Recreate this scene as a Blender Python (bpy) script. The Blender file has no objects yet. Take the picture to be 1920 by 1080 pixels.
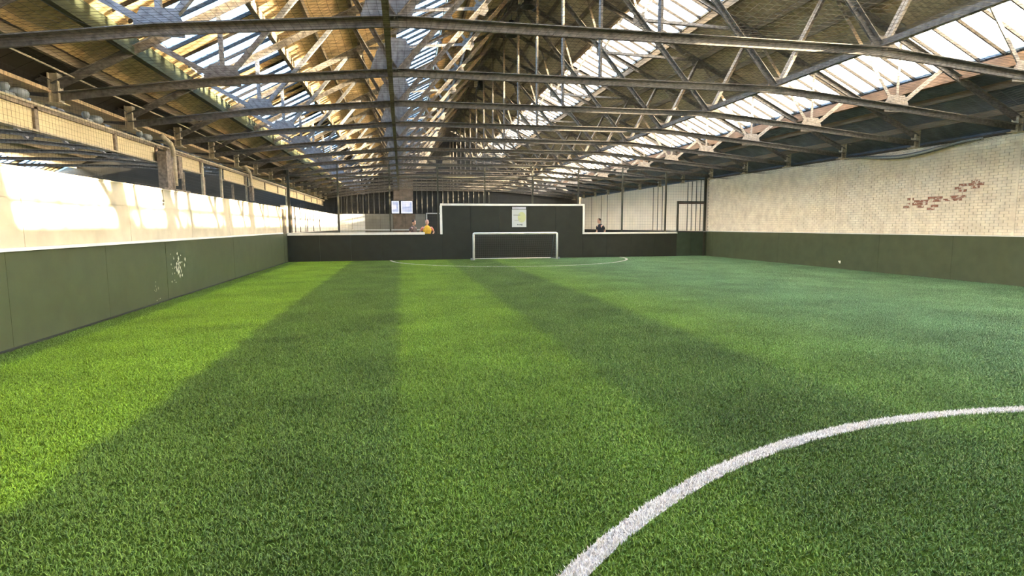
import bpy, math, random
import numpy as np
from mathutils import Vector, Matrix
random.seed(7)
rng = np.random.default_rng(7)
SC = bpy.context.scene
COL = SC.collection
R = math.radians

# ------------------------------------------------------------------ camera
CAM_H = 1.526
cd = bpy.data.cameras.new('camera')
cam = bpy.data.objects.new('camera', cd)
COL.objects.link(cam)
cd.sensor_fit = 'HORIZONTAL'
cd.sensor_width = 36.0
cd.lens = 1070.6 / 1920 * 36.0
cd.clip_start = 0.05
cd.clip_end = 300
YAW, PITCH, ROLL = 0.190, 0.109, -0.004
r_ = Vector((math.cos(YAW), -math.sin(YAW), 0))
f_ = Vector((math.sin(YAW) * math.cos(PITCH), math.cos(YAW) * math.cos(PITCH), -math.sin(PITCH)))
u_ = r_.cross(f_)
c_, s_ = math.cos(ROLL), math.sin(ROLL)
rr, uu = c_ * r_ + s_ * u_, -s_ * r_ + c_ * u_
cam.matrix_world = Matrix(((rr.x, uu.x, -f_.x, 0), (rr.y, uu.y, -f_.y, 0), (rr.z, uu.z, -f_.z, CAM_H), (0, 0, 0, 1)))
SC.camera = cam

# ------------------------------------------------------------------ light
SUN_T = 0.205                 # rise of the sun's rays across the hall
SUN_AZ = R(12)                # the sun stands to the right, a little behind the camera
SUN_EL = math.atan(SUN_T * math.cos(SUN_AZ))
world = bpy.data.worlds.new('sky')
SC.world = world
world.use_nodes = True
wn = world.node_tree.nodes
sky = wn.new('ShaderNodeTexSky')
sky.sky_type = 'NISHITA'
sky.sun_disc = False
sky.sun_elevation = SUN_EL
sky.sun_rotation = R(90) + SUN_AZ
sky.air_density = 1.0
sky.dust_density = 1.0
wn['Background'].inputs['Strength'].default_value = 0.5
world.node_tree.links.new(sky.outputs['Color'], wn['Background'].inputs['Color'])
sd = bpy.data.lights.new('sun', 'SUN')
sd.energy = 13.0
sd.angle = R(0.6)
sd.color = (1.0, 0.80, 0.52)
sun = bpy.data.objects.new('sun', sd)
COL.objects.link(sun)
to_sun = Vector((math.cos(SUN_AZ) * math.cos(SUN_EL), -math.sin(SUN_AZ) * math.cos(SUN_EL), math.sin(SUN_EL)))
sun.rotation_euler = to_sun.to_track_quat('Z', 'Y').to_euler()
sun.location = (30, -8, 12)

SC.view_settings.view_transform = 'Standard'
SC.view_settings.look = 'None'
SC.view_settings.gamma = 1.0
SC.view_settings.use_curve_mapping = False
SC.view_settings.exposure = 4.45
SC.cycles.max_bounces = 8
SC.cycles.diffuse_bounces = 5
SC.cycles.transparent_max_bounces = 16
SC.cycles.sample_clamp_indirect = 8.0

# ------------------------------------------------------------------ materials
def mat(name, col, rough=0.7, metal=0.0, var=0.0, scale=8.0, dark=None, bump=0.0, stretch=None, spec=0.3, detail=6.0):
    m = bpy.data.materials.new(name)
    m.use_nodes = True
    nt = m.node_tree
    b = nt.nodes['Principled BSDF']
    b.inputs['Roughness'].default_value = rough
    b.inputs['Metallic'].default_value = metal
    b.inputs['Specular IOR Level'].default_value = spec
    if var <= 0:
        b.inputs['Base Color'].default_value = (*col, 1)
        return m
    geo = nt.nodes.new('ShaderNodeNewGeometry')
    mp = nt.nodes.new('ShaderNodeMapping')
    mp.inputs['Scale'].default_value = stretch or (1, 1, 1)
    nt.links.new(geo.outputs['Position'], mp.inputs['Vector'])
    nz = nt.nodes.new('ShaderNodeTexNoise')
    nz.inputs['Scale'].default_value = scale
    nz.inputs['Detail'].default_value = detail
    nt.links.new(mp.outputs[0], nz.inputs['Vector'])
    rp = nt.nodes.new('ShaderNodeValToRGB')
    rp.color_ramp.elements[0].position = 0.5 - 0.22
    rp.color_ramp.elements[1].position = 0.5 + 0.22
    d = dark or tuple(c * (1 - var) for c in col)
    rp.color_ramp.elements[0].color = (*d, 1)
    rp.color_ramp.elements[1].color = (*[min(1, c * (1 + var * .35)) for c in col], 1)
    nt.links.new(nz.outputs['Fac'], rp.inputs['Fac'])
    nt.links.new(rp.outputs['Color'], b.inputs['Base Color'])
    if bump > 0:
        bp = nt.nodes.new('ShaderNodeBump')
        bp.inputs['Strength'].default_value = bump
        bp.inputs['Distance'].default_value = 0.01
        nt.links.new(nz.outputs['Fac'], bp.inputs['Height'])
        nt.links.new(bp.outputs[0], b.inputs['Normal'])
    return m

M = {}
M['steel'] = mat('weathered_steel', (0.15, 0.135, 0.118), 0.6, 0, 0.6, 14, dark=(0.06, 0.055, 0.05))
M['plate'] = mat('grey_plate', (0.16, 0.165, 0.175), 0.55, 0, 0.5, 12)
M['pale_steel'] = mat('cream_painted_steel', (0.55, 0.47, 0.33), 0.6, 0, 0.45, 10)
M['board'] = mat('roof_timber_lit', (0.56, 0.40, 0.22), 0.8, 0, 0.5, 5, stretch=(1, 3, 1), bump=.2)  # roof boards with the left slope's warm sunlight put into the colour
M['board_dim'] = mat('roof_timber_dim', (0.33, 0.28, 0.205), 0.8, 0, 0.5, 5, stretch=(1, 3, 1), bump=.2)  # same boards, with the right slope's weaker light put into the colour
M['board_slate'] = mat('slate_roof_lining', (0.10, 0.13, 0.175), 0.8, 0, 0.4, 3)
M['board_dark'] = mat('dark_roof_lining', (0.12, 0.095, 0.07), 0.85, 0, 0.4, 3)
M['board_black'] = mat('black_roof_lining', (0.045, 0.038, 0.030), 0.85, 0, 0.5, 3, stretch=(1, .1, 1))  # near-black lining on both sides of the left valley
M['purlin'] = mat('purlin_timber', (0.16, 0.13, 0.09), 0.8, 0, 0.5, 6, stretch=(1, .2, 1))
M['green_beam'] = mat('green_painted_beam', (0.035, 0.042, 0.025), 0.8, 0, 0.3, 4, stretch=(1, .2, 1), spec=.1)
M['sill'] = mat('rooflight_sill', (0.135, 0.095, 0.072), 0.8, 0, 0.5, 4, stretch=(1, .5, 1), spec=.1)
M['bar'] = mat('glazing_bar', (0.03, 0.028, 0.026), 0.8, spec=.05)
M['light_steel'] = mat('pale_worn_steel', (0.26, 0.225, 0.185), 0.65, 0, 0.5, 14)
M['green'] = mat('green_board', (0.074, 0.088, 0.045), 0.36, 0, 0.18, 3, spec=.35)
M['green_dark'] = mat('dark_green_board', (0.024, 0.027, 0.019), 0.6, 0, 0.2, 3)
M['green_gate'] = mat('green_gate_board', (0.045, 0.068, 0.042), 0.5, 0, 0.25, 3)
M['white'] = mat('white_paint', (0.80, 0.78, 0.70), 0.5, 0, 0.1, 6)
M['cream'] = mat('cream_render', (0.62, 0.53, 0.37), 0.8, 0, 0.22, 2.2, bump=.2)
M['brick'] = mat('painted_brick', (0.86, 0.77, 0.61), 0.75, 0, 0.2, 4, dark=(0.67, 0.575, 0.44), bump=.4, detail=9)
M['mortar'] = mat('painted_mortar', (0.64, 0.56, 0.44), 0.8, 0, 0.3, 5)
M['far_white'] = mat('white_board_wall', (0.74, 0.67, 0.55), 0.7, 0, 0.12, 1.2)
M['far_grey'] = mat('grey_board_wall', (0.36, 0.38, 0.38), 0.7, 0, 0.12, 1.2)
M['far_mid'] = mat('dull_board_wall', (0.12, 0.12, 0.10), 0.7, 0, 0.2, 1.2)
M['black'] = mat('black_cladding', (0.022, 0.022, 0.02), 0.8, 0, 0.2, 2)
M['batten'] = mat('grey_batten', (0.06, 0.06, 0.05), 0.7)
M['net'] = mat('black_net', (0.025, 0.025, 0.022), 0.8)
M['goalnet'] = mat('grey_net', (0.11, 0.11, 0.10), 0.8)
M['post'] = mat('dark_post', (0.055, 0.055, 0.04), 0.5, 0, 0.3, 5)
M['galv'] = mat('galvanised_steel', (0.42, 0.43, 0.42), 0.4, 0.6, 0.2, 20)
M['pipe'] = mat('old_pipe', (0.30, 0.24, 0.18), 0.6, 0, 0.6, 14)
M['web'] = mat('girder_infill', (0.66, 0.55, 0.34), 0.75, 0, 0.15, 4, stretch=(1, 1, 8))
M['concrete'] = mat('concrete', (0.12, 0.11, 0.10), 0.9, 0, 0.3, 1)
M['lamp_grey'] = mat('lamp_grey', (0.30, 0.33, 0.36), 0.4, 0.3, 0.2, 10)
M['lamp_dark'] = mat('lamp_black', (0.02, 0.02, 0.02), 0.4)
M['skin'] = mat('skin', (0.60, 0.36, 0.26), 0.5)
M['bib'] = mat('yellow_bib', (0.85, 0.50, 0.05), 0.8, 0, 0.15, 6)
M['pink'] = mat('pink_sleeve', (0.75, 0.27, 0.20), 0.8)
M['dark_cloth'] = mat('dark_cloth', (0.03, 0.03, 0.035), 0.9)
M['brown_cloth'] = mat('brown_cloth', (0.12, 0.09, 0.08), 0.9)
M['hair'] = mat('dark_hair', (0.02, 0.016, 0.012), 0.7)
M['grey_short'] = mat('grey_cloth', (0.2, 0.2, 0.22), 0.9)
M['paper'] = mat('poster_paper', (0.52, 0.55, 0.53), 0.5)
M['paper_head'] = mat('poster_header', (0.50, 0.50, 0.54), 0.5, 0, .2, 6)
M['yellow_print'] = mat('poster_yellow', (0.50, 0.53, 0.27), 0.5)
M['ink'] = mat('poster_ink', (0.10, 0.12, 0.14), 0.5)
M['ink_soft'] = mat('poster_grey_ink', (0.32, 0.33, 0.30), 0.5)
M['chip'] = mat('paint_chip', (0.55, 0.55, 0.42), 0.7)

def red_brick():
    m = mat('flaked_brick', (0.36, 0.165, 0.11), 0.85, 0, 0.3, 20)
    nt = m.node_tree
    b = nt.nodes['Principled BSDF']
    old = b.inputs['Base Color'].links[0].from_socket
    nz = nt.nodes.new('ShaderNodeTexNoise')
    nz.inputs['Scale'].default_value = 9
    nz.inputs['Detail'].default_value = 8
    geo = nt.nodes.new('ShaderNodeNewGeometry')
    nt.links.new(geo.outputs['Position'], nz.inputs['Vector'])
    rp = nt.nodes.new('ShaderNodeValToRGB')
    rp.color_ramp.elements[0].position = .50
    rp.color_ramp.elements[1].position = .57
    nt.links.new(nz.outputs['Fac'], rp.inputs['Fac'])
    mx = nt.nodes.new('ShaderNodeMix')
    mx.data_type = 'RGBA'
    nt.links.new(rp.outputs['Color'], mx.inputs[0])
    nt.links.new(old, mx.inputs[6])
    mx.inputs[7].default_value = (0.76, 0.66, 0.52, 1)
    nt.links.new(mx.outputs[2], b.inputs['Base Color'])
    return m
M['red'] = red_brick()

def glass(name, tint, dirt, milk):
    """dusty wired glass: part of the light goes straight through, part is scattered by the dirt on it"""
    m = bpy.data.materials.new(name)
    m.use_nodes = True
    nt = m.node_tree
    nt.nodes.remove(nt.nodes['Principled BSDF'])
    out = nt.nodes['Material Output']
    tr = nt.nodes.new('ShaderNodeBsdfTransparent')
    tr.inputs['Color'].default_value = (*tint, 1)
    tl = nt.nodes.new('ShaderNodeBsdfTranslucent')
    tl.inputs['Color'].default_value = (*milk, 1)
    mx = nt.nodes.new('ShaderNodeMixShader')
    geo = nt.nodes.new('ShaderNodeNewGeometry')
    mp = nt.nodes.new('ShaderNodeMapping')
    mp.inputs['Scale'].default_value = (.8, .33, .8)
    nt.links.new(geo.outputs['Position'], mp.inputs['Vector'])
    nz = nt.nodes.new('ShaderNodeTexNoise')
    nz.inputs['Scale'].default_value = 1.0
    nz.inputs['Detail'].default_value = 5
    nt.links.new(mp.outputs[0], nz.inputs['Vector'])
    mr = nt.nodes.new('ShaderNodeMapRange')
    mr.inputs[1].default_value = .38
    mr.inputs[2].default_value = .62
    mr.inputs[3].default_value = dirt[0]
    mr.inputs[4].default_value = dirt[1]
    nt.links.new(nz.outputs['Fac'], mr.inputs[0])
    nt.links.new(mr.outputs[0], mx.inputs[0])
    nt.links.new(tr.outputs[0], mx.inputs[1])
    nt.links.new(tl.outputs[0], mx.inputs[2])
    nt.links.new(mx.outputs[0], out.inputs['Surface'])
    return m
M['glass_right'] = glass('dusty_glass', (.86, .86, .86), (.08, .55), (.60, .58, .54))
M['glass_dusty'] = glass('soiled_glass', (.8, .8, .8), (.86, .96), (.66, .63, .57))
M['glass_left'] = glass('clear_glass', (.72, .78, .84), (.12, .35), (.60, .64, .68))

def emit(name, col, s):
    m = bpy.data.materials.new(name)
    m.use_nodes = True
    b = m.node_tree.nodes['Principled BSDF']
    b.inputs['Base Color'].default_value = (.06, .06, .07, 1)
    b.inputs['Emission Color'].default_value = (*col, 1)
    b.inputs['Emission Strength'].default_value = s
    return m
M['lit_pane'] = emit('lit_window_pane', (.60, .70, 1.0), .034)
M['lit_frame'] = emit('lit_window_frame', (.9, .93, 1.0), .044)

CIRC = (4.41, -1.73, 5.438)
DEE = (4.853, 25.98, 5.352)
LINE_W = 0.10
END_Y = 25.77

def turf_mat(name, dim):
    m = bpy.data.materials.new(name)
    m.use_nodes = True
    nt = m.node_tree
    N, L = nt.nodes.new, nt.links.new
    b = nt.nodes['Principled BSDF']
    geo = N('ShaderNodeNewGeometry')
    sep = N('ShaderNodeSeparateXYZ')
    L(geo.outputs['Position'], sep.inputs[0])
    def math_(op, a, bb=None, c=None):
        n = N('ShaderNodeMath')
        n.operation = op
        for i, v in enumerate((a, bb, c)):
            if v is None: continue
            if isinstance(v, (int, float)): n.inputs[i].default_value = v
            else: L(v, n.inputs[i])
        return n.outputs[0]
    # wander of the stripe edges
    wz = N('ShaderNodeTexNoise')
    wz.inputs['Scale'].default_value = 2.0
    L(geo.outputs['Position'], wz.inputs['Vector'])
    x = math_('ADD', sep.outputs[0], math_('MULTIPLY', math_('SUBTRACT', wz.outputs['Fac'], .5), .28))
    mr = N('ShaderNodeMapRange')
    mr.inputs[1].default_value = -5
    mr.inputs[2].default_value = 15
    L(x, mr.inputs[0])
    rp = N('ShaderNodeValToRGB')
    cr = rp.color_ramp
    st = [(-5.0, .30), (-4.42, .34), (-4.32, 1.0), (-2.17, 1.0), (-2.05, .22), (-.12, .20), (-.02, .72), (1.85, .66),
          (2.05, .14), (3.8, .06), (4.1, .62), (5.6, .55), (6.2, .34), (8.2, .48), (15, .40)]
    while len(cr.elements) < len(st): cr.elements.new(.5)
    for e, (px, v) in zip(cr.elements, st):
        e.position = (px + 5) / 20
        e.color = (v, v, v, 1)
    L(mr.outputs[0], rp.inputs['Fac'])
    mx = N('ShaderNodeMix')
    mx.data_type = 'RGBA'
    # stripe contrast fades near the camera: view-dependent pile sheen put into the colour
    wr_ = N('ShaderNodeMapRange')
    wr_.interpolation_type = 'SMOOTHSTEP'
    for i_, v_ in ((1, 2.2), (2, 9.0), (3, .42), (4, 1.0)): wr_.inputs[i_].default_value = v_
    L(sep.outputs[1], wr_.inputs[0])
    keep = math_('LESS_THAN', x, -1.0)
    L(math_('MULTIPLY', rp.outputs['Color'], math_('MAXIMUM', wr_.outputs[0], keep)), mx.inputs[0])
    # bluish skylight sheen on the right-hand turf, put into the colour
    blue_sheen = N('ShaderNodeMapRange')
    blue_sheen.interpolation_type = 'SMOOTHSTEP'
    blue_sheen.inputs[1].default_value = 2.5
    blue_sheen.inputs[2].default_value = 9.0
    L(x, blue_sheen.inputs[0])
    for sock, a, b_ in ((6, (0.076, 0.132, 0.026, 1), (0.084, 0.155, 0.080, 1)), (7, (0.176, 0.300, 0.024, 1), (0.168, 0.305, 0.140, 1))):
        hm = N('ShaderNodeMix')
        hm.data_type = 'RGBA'
        hm.inputs[6].default_value = a
        hm.inputs[7].default_value = b_
        L(blue_sheen.outputs[0], hm.inputs[0])
        L(hm.outputs[2], mx.inputs[sock])
    # worn patches and blade-to-blade variation
    pz = N('ShaderNodeTexNoise')
    pz.inputs['Scale'].default_value = .9
    pz.inputs['Detail'].default_value = 7
    L(geo.outputs['Position'], pz.inputs['Vector'])
    bz = N('ShaderNodeTexNoise')
    bz.inputs['Scale'].default_value = 55
    bz.inputs['Detail'].default_value = 2
    L(geo.outputs['Position'], bz.inputs['Vector'])
    k = math_('MULTIPLY', math_('ADD', math_('MULTIPLY', pz.outputs['Fac'], 1.2), .40), math_('ADD', math_('MULTIPLY', bz.outputs['Fac'], 2.8), -.4))
    k = math_('MULTIPLY', k, dim)
    ml = N('ShaderNodeMix')
    ml.data_type = 'RGBA'
    ml.blend_type = 'MULTIPLY'
    ml.inputs[0].default_value = 1
    L(mx.outputs[2], ml.inputs[6])
    cb = N('ShaderNodeCombineColor')
    for i in range(3): L(k, cb.inputs[i])
    L(cb.outputs[0], ml.inputs[7])
    # white yarn of the two pitch lines
    def ring(cx, cy, r, w):
        dx = math_('SUBTRACT', sep.outputs[0], cx)
        dy = math_('SUBTRACT', sep.outputs[1], cy)
        d = math_('SQRT', math_('ADD', math_('MULTIPLY', dx, dx), math_('MULTIPLY', dy, dy)))
        return math_('LESS_THAN', math_('ABSOLUTE', math_('SUBTRACT', d, r)), w / 2)
    wl = math_('MAXIMUM', ring(*CIRC, LINE_W), ring(*DEE, LINE_W))
    mw = N('ShaderNodeMix')
    mw.data_type = 'RGBA'
    L(wl, mw.inputs[0])
    L(ml.outputs[2], mw.inputs[6])
    mw.inputs[7].default_value = (0.62 * min(1, dim), 0.60 * min(1, dim), 0.55 * min(1, dim), 1)
    L(mw.outputs[2], b.inputs['Base Color'])
    b.inputs['Roughness'].default_value = 0.5
    b.inputs['Specular IOR Level'].default_value = 0.3 if dim == 1.0 else 0.0
    return m
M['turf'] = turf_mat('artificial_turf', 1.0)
M['turf_base'] = turf_mat('turf_backing', 0.32)

def line_mat():
    return mat('white_yarn', (0.74, 0.70, 0.66), 0.7, 0, 0.6, 70)
M['yarn'] = line_mat()

# ------------------------------------------------------------------ mesh helpers
class MB:
    def __init__(s):
        s.v, s.f = [], []
    def add(s, v, f):
        n = len(s.v)
        s.v += [tuple(p) for p in v]
        s.f += [tuple(i + n for i in q) for q in f]
        return s
    def box(s, x0, x1, y0, y1, z0, z1):
        v = [(x, y, z) for z in (z0, z1) for y in (y0, y1) for x in (x0, x1)]
        return s.add(v, [(0, 2, 3, 1), (4, 5, 7, 6), (0, 1, 5, 4), (2, 6, 7, 3), (0, 4, 6, 2), (1, 3, 7, 5)])
    def bar(s, p, q, w, h, up=(0, 0, 1), off=(0, 0)):
        """box beam from p to q, w across and h along the up direction"""
        p, q = Vector(p), Vector(q)
        d = (q - p).normalized()
        a = d.cross(Vector(up))
        if a.length < 1e-4: a = d.cross(Vector((1, 0, 0)))
        a.normalize()
        b = a.cross(d)
        v = []
        for e in (p, q):
            for i, j in ((-1, -1), (1, -1), (1, 1), (-1, 1)):
                v.append(e + a * (i * w / 2 + off[0]) + b * (j * h / 2 + off[1]))
        return s.add(v, [(0, 1, 2, 3), (7, 6, 5, 4), (0, 4, 5, 1), (1, 5, 6, 2), (2, 6, 7, 3), (3, 7, 4, 0)])
    def poly(s, pts, y0, y1):
        """polygon in the x-z plane extruded along y"""
        n = len(pts)
        v = [(x, y0, z) for x, z in pts] + [(x, y1, z) for x, z in pts]
        f = [tuple(range(n)), tuple(range(2 * n - 1, n - 1, -1))]
        f += [(i, i + n, (i + 1) % n + n, (i + 1) % n) for i in range(n)]
        return s.add(v, f)
    def tube(s, pts, r, n=6):
        pts = [Vector(p) for p in pts]
        rs = r if isinstance(r, (list, tuple)) else [r] * len(pts)
        base = len(s.v)
        ref = None
        for i, p in enumerate(pts):
            d = (pts[min(i + 1, len(pts) - 1)] - pts[max(i - 1, 0)]).normalized()
            if ref is None:
                ref = d.cross(Vector((0, 0, 1)))
                if ref.length < .05: ref = d.cross(Vector((1, 0, 0)))
            a = (ref - d * ref.dot(d)).normalized()
            ref = a
            b = d.cross(a)
            for k in range(n):
                t = 2 * math.pi * k / n
                s.v.append(tuple(p + (a * math.cos(t) + b * math.sin(t)) * rs[i]))
        for i in range(len(pts) - 1):
            for k in range(n):
                s.f.append((base + i * n + k, base + i * n + (k + 1) % n, base + (i + 1) * n + (k + 1) % n, base + (i + 1) * n + k))
        s.f.append(tuple(base + k for k in range(n - 1, -1, -1)))
        s.f.append(tuple(base + (len(pts) - 1) * n + k for k in range(n)))
        return s
    def lathe(s, prof, n=12, axis=(0, 0, 0)):
        base = len(s.v)
        for r, z in prof:
            for k in range(n):
                t = 2 * math.pi * k / n
                s.v.append((axis[0] + r * math.cos(t), axis[1] + r * math.sin(t), axis[2] + z))
        for i in range(len(prof) - 1):
            for k in range(n):
                s.f.append((base + i * n + k, base + i * n + (k + 1) % n, base + (i + 1) * n + (k + 1) % n, base + (i + 1) * n + k))
        return s
    def mesh(s, name, m):
        me = bpy.data.meshes.new(name)
        me.from_pydata(s.v, [], s.f)
        me.materials.append(M[m] if isinstance(m, str) else m)
        me.update()
        return me
    def build(s, name, m, parent=None, smooth=False):
        me = s.mesh(name, m)
        if smooth: me.shade_smooth()
        return link(name, me, parent)

def link(name, me, parent=None, loc=None):
    o = bpy.data.objects.new(name, me)
    COL.objects.link(o)
    if parent is not None: o.parent = parent
    if loc is not None: o.location = loc
    return o
def tag(o, label=None, cat=None, group=None, kind=None):
    if label: o['label'] = label
    if cat: o['category'] = cat
    if group: o['group'] = group
    if kind: o['kind'] = kind
    return o
def thing(name, label, cat, loc=(0, 0, 0), group=None, kind=None):
    return tag(link(name, None, None, loc), label, cat, group, kind)
def struct(name, label=None):
    return tag(link(name, None), label, None, None, 'structure')
def copy_tree(o, parent=None, depth=0):
    c = o.copy()
    COL.objects.link(c)
    if parent is not None: c.parent = parent
    for ch in list(o.children): copy_tree(ch, c, depth + 1)
    return c
def B(x0, x1, y0, y1, z0, z1): return MB().box(x0, x1, y0, y1, z0, z1)
def strands(name, lines, r, m, parent=None):
    """net cords: each polyline becomes a thin three-sided cord, all in one mesh"""
    V, F = [], []
    n0 = 0
    for P in lines:
        P = np.asarray(P, float)
        n = len(P)
        d = P[-1] - P[0]
        d /= np.linalg.norm(d)
        a = np.cross(d, (0.31, 0.2, 0.93))
        if np.linalg.norm(a) < .05: a = np.cross(d, (1, 0, 0))
        a /= np.linalg.norm(a)
        b = np.cross(d, a)
        ring = np.stack([a * math.cos(t) + b * math.sin(t) for t in (0, 2.094, 4.189)]) * r
        V.append((P[:, None, :] + ring[None]).reshape(-1, 3))
        i = np.arange(n - 1)[:, None] * 3 + n0
        for k in range(3):
            k2 = (k + 1) % 3
            F.append(np.concatenate([i + k, i + k2, i + 3 + k2, i + 3 + k], 1))
        n0 += n * 3
    V, F = np.concatenate(V), np.concatenate(F)
    me = bpy.data.meshes.new(name)
    me.vertices.add(len(V))
    me.vertices.foreach_set('co', V.astype(np.float32).ravel())
    me.loops.add(F.size)
    me.loops.foreach_set('vertex_index', F.astype(np.int32).ravel())
    me.polygons.add(len(F))
    me.polygons.foreach_set('loop_start', np.arange(0, F.size, 4, dtype=np.int32))
    me.update(calc_edges=True)
    me.materials.append(M[m])
    return link(name, me, parent)

# ------------------------------------------------------------------ measures of the hall
XL, XR = -4.8, 14.68
Y0, Y1 = -9.0, 46.0
RX, RZ = 3.9, 7.57 + CAM_H              # ridge
SR, SL = 0.486, 0.525                   # roof falls to the right and to the left
def roof(x): return RZ - (SR * (x - RX) if x > RX else SL * (RX - x))
VX = -5.95                              # valley on the left
TY = [8.4 + 2.68 * k for k in range(15)]
FALL = 0.0

# ------------------------------------------------------------------ floor
fl = B(XL - .2, XR + .2, Y0, END_Y, -.1, 0.0).build('floor', 'turf_base')
tag(fl, None, None, None, 'structure')
f2 = B(-30, XR + .2, END_Y, Y1 + .3, -.1, 0.0).build('floor', 'turf_base')
tag(f2, None, None, None, 'structure')
f3 = B(-30, XL - .2, Y0, END_Y, -.1, 0.0).build('floor', 'concrete')
tag(f3, None, None, None, 'structure')

# ------------------------------------------------------------------ roof: lining boards, purlins, rooflights
SKY_R = [(6.62, 8.06), (10.87, 12.31)]
SKY_L = [(0.0, 1.373), (-4.235, -2.705)]
ceil_r = struct('ceiling', 'right hand slope of the timber lined roof')
ceil_l = struct('ceiling', 'left hand slope of the timber lined roof')
BW = .235
def roof_quad(mb, xa, xb, ya, yb, lo, hi, fz=roof):
    za, zb = fz(xa), fz(xb)
    v = [(xa, ya, za + lo), (xb, ya, zb + lo), (xb, yb, zb + lo), (xa, yb, za + lo),
         (xa, ya, za + hi), (xb, ya, zb + hi), (xb, yb, zb + hi), (xa, yb, za + hi)]
    return mb.add(v, [(3, 2, 1, 0), (4, 5, 6, 7), (0, 1, 5, 4), (1, 2, 6, 5), (2, 3, 7, 6), (3, 0, 4, 7)])
def lining(parent, xa, xb, m, near=True):
    rest = MB()
    me = None
    roof_quad(MB(), xa, xb, Y0, Y1, .035, .07).build('roof_sheet', 'board_dark', parent)
    n = int((Y1 - Y0) / BW)
    for i in range(n):
        y = Y0 + i * BW
        dz = random.uniform(-.006, .004)
        if near and 8 < y < 23.5:
            if me is None: me = roof_quad(MB(), xa, xb, 0, BW - .008, 0, .03).mesh('board', m)
            link('board', me, parent, (0, y, dz))
        else:
            roof_quad(rest, xa, xb, y, y + BW - .008, dz, .03 + dz)
    tag(rest.build('board_run', m, parent), kind='stuff')
lining(ceil_r, RX, 6.62, 'board_dim')
lining(ceil_r, 8.06, 10.87, 'board_dim')
lining(ceil_r, 12.31, XR + .1, 'board_slate')
lining(ceil_l, 1.373, RX, 'board')
lining(ceil_l, -2.705, 0.0, 'board')
lining(ceil_l, -5.2, -4.235, 'board')
lining(ceil_l, VX, -5.205, 'board_black', False)
def purlin(parent, x, w, h, m, name='purlin', top=0.0):
    z = roof(x) - top
    B(x - w / 2, x + w / 2, Y0, Y1, z - h, z + .004).build(name, m, parent)
for x in (4.25, 5.0, 5.8, 9.05, 9.85, 13.1, 13.95): purlin(ceil_r, x, .07, .14, 'purlin')
for x in (6.55, 8.13, 10.80): purlin(ceil_r, x, .10, .17, 'purlin')
purlin(ceil_r, 12.40, .16, .24, 'sill', 'rooflight_sill')
for x in (3.55, 2.8, 2.1, -1.0, -1.87, -5.25): purlin(ceil_l, x, .07, .14, 'purlin')
for x in (1.45, -.07, -2.62): purlin(ceil_l, x, .10, .17, 'purlin')
purlin(ceil_l, -4.42, .12, .30, 'green_beam', 'valley_beam')
B(RX - .12, RX + .12, Y0, Y1, RZ - .16, RZ + .1).build('ridge_board', 'purlin', ceil_l)

PW = .53
def rooflight(name, label, xa, xb, gm, boards=None, soiled=None):
    w = struct(name, label)
    side = 'R' if xa > RX else 'L'
    pane_me = roof_quad(MB(), xa, xb, .012, PW - .012, .03, .036).mesh('pane', gm)
    soil_me = roof_quad(MB(), xa, xb, .012, PW - .012, .03, .036).mesh('pane', 'glass_dusty')
    bar_me = MB()
    roof_quad(bar_me, xa, xb, -.015, .015, -.04, .06)
    bar_me = bar_me.mesh('glazing_bar', 'bar')
    plank_me = roof_quad(MB(), xa, xb, .015, PW - .015, .02, .05).mesh('plank', 'board')
    restp, restb, restk, rests = MB(), MB(), MB(), MB()
    n = int((Y1 - Y0) / PW)
    for i in range(n):
        y = Y0 + i * PW
        near = 7.5 < y < 31
        isb = boards is not None and boards(i)
        iss = soiled is not None and any(a < y + PW / 2 < b for a, b in soiled)
        if near:
            link('plank' if isb else 'pane', plank_me if isb else soil_me if iss else pane_me, w, (0, y, 0))
            link('glazing_bar', bar_me, w, (0, y, 0))
        else:
            roof_quad(restk if isb else rests if iss else restp, xa, xb, y + .012, y + PW - .012, .03, .036)
            roof_quad(restb, xa, xb, y - .015, y + .015, -.04, .06)
    tag(restp.build('pane_run', gm, w), kind='stuff')
    tag(restb.build('glazing_bar_run', 'bar', w), kind='stuff')
    if rests.v: tag(rests.build('pane_run', 'glass_dusty', w), kind='stuff')
    if restk.v: tag(restk.build('plank_run', 'board', w), kind='stuff')
    return w
rooflight('window_1', 'upper rooflight strip of white glass on the right slope', *SKY_R[0], 'glass_right')
rooflight('window_2', 'lower rooflight strip of white glass on the right slope', *SKY_R[1], 'glass_right', None, ((2.6, 4.95), (7.5, 8.2), (9.4, 9.9), (13.7, 14.4), (16.3, 16.9)))
rooflight('window_3', 'upper rooflight strip of blue glass on the left slope', *SKY_L[0], 'glass_left')
pat = [random.random() < .52 for _ in range(200)]
rooflight('window_4', 'lower rooflight strip on the left slope with planks in place of lost panes', *SKY_L[1], 'glass_left', lambda i: pat[i])

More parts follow.
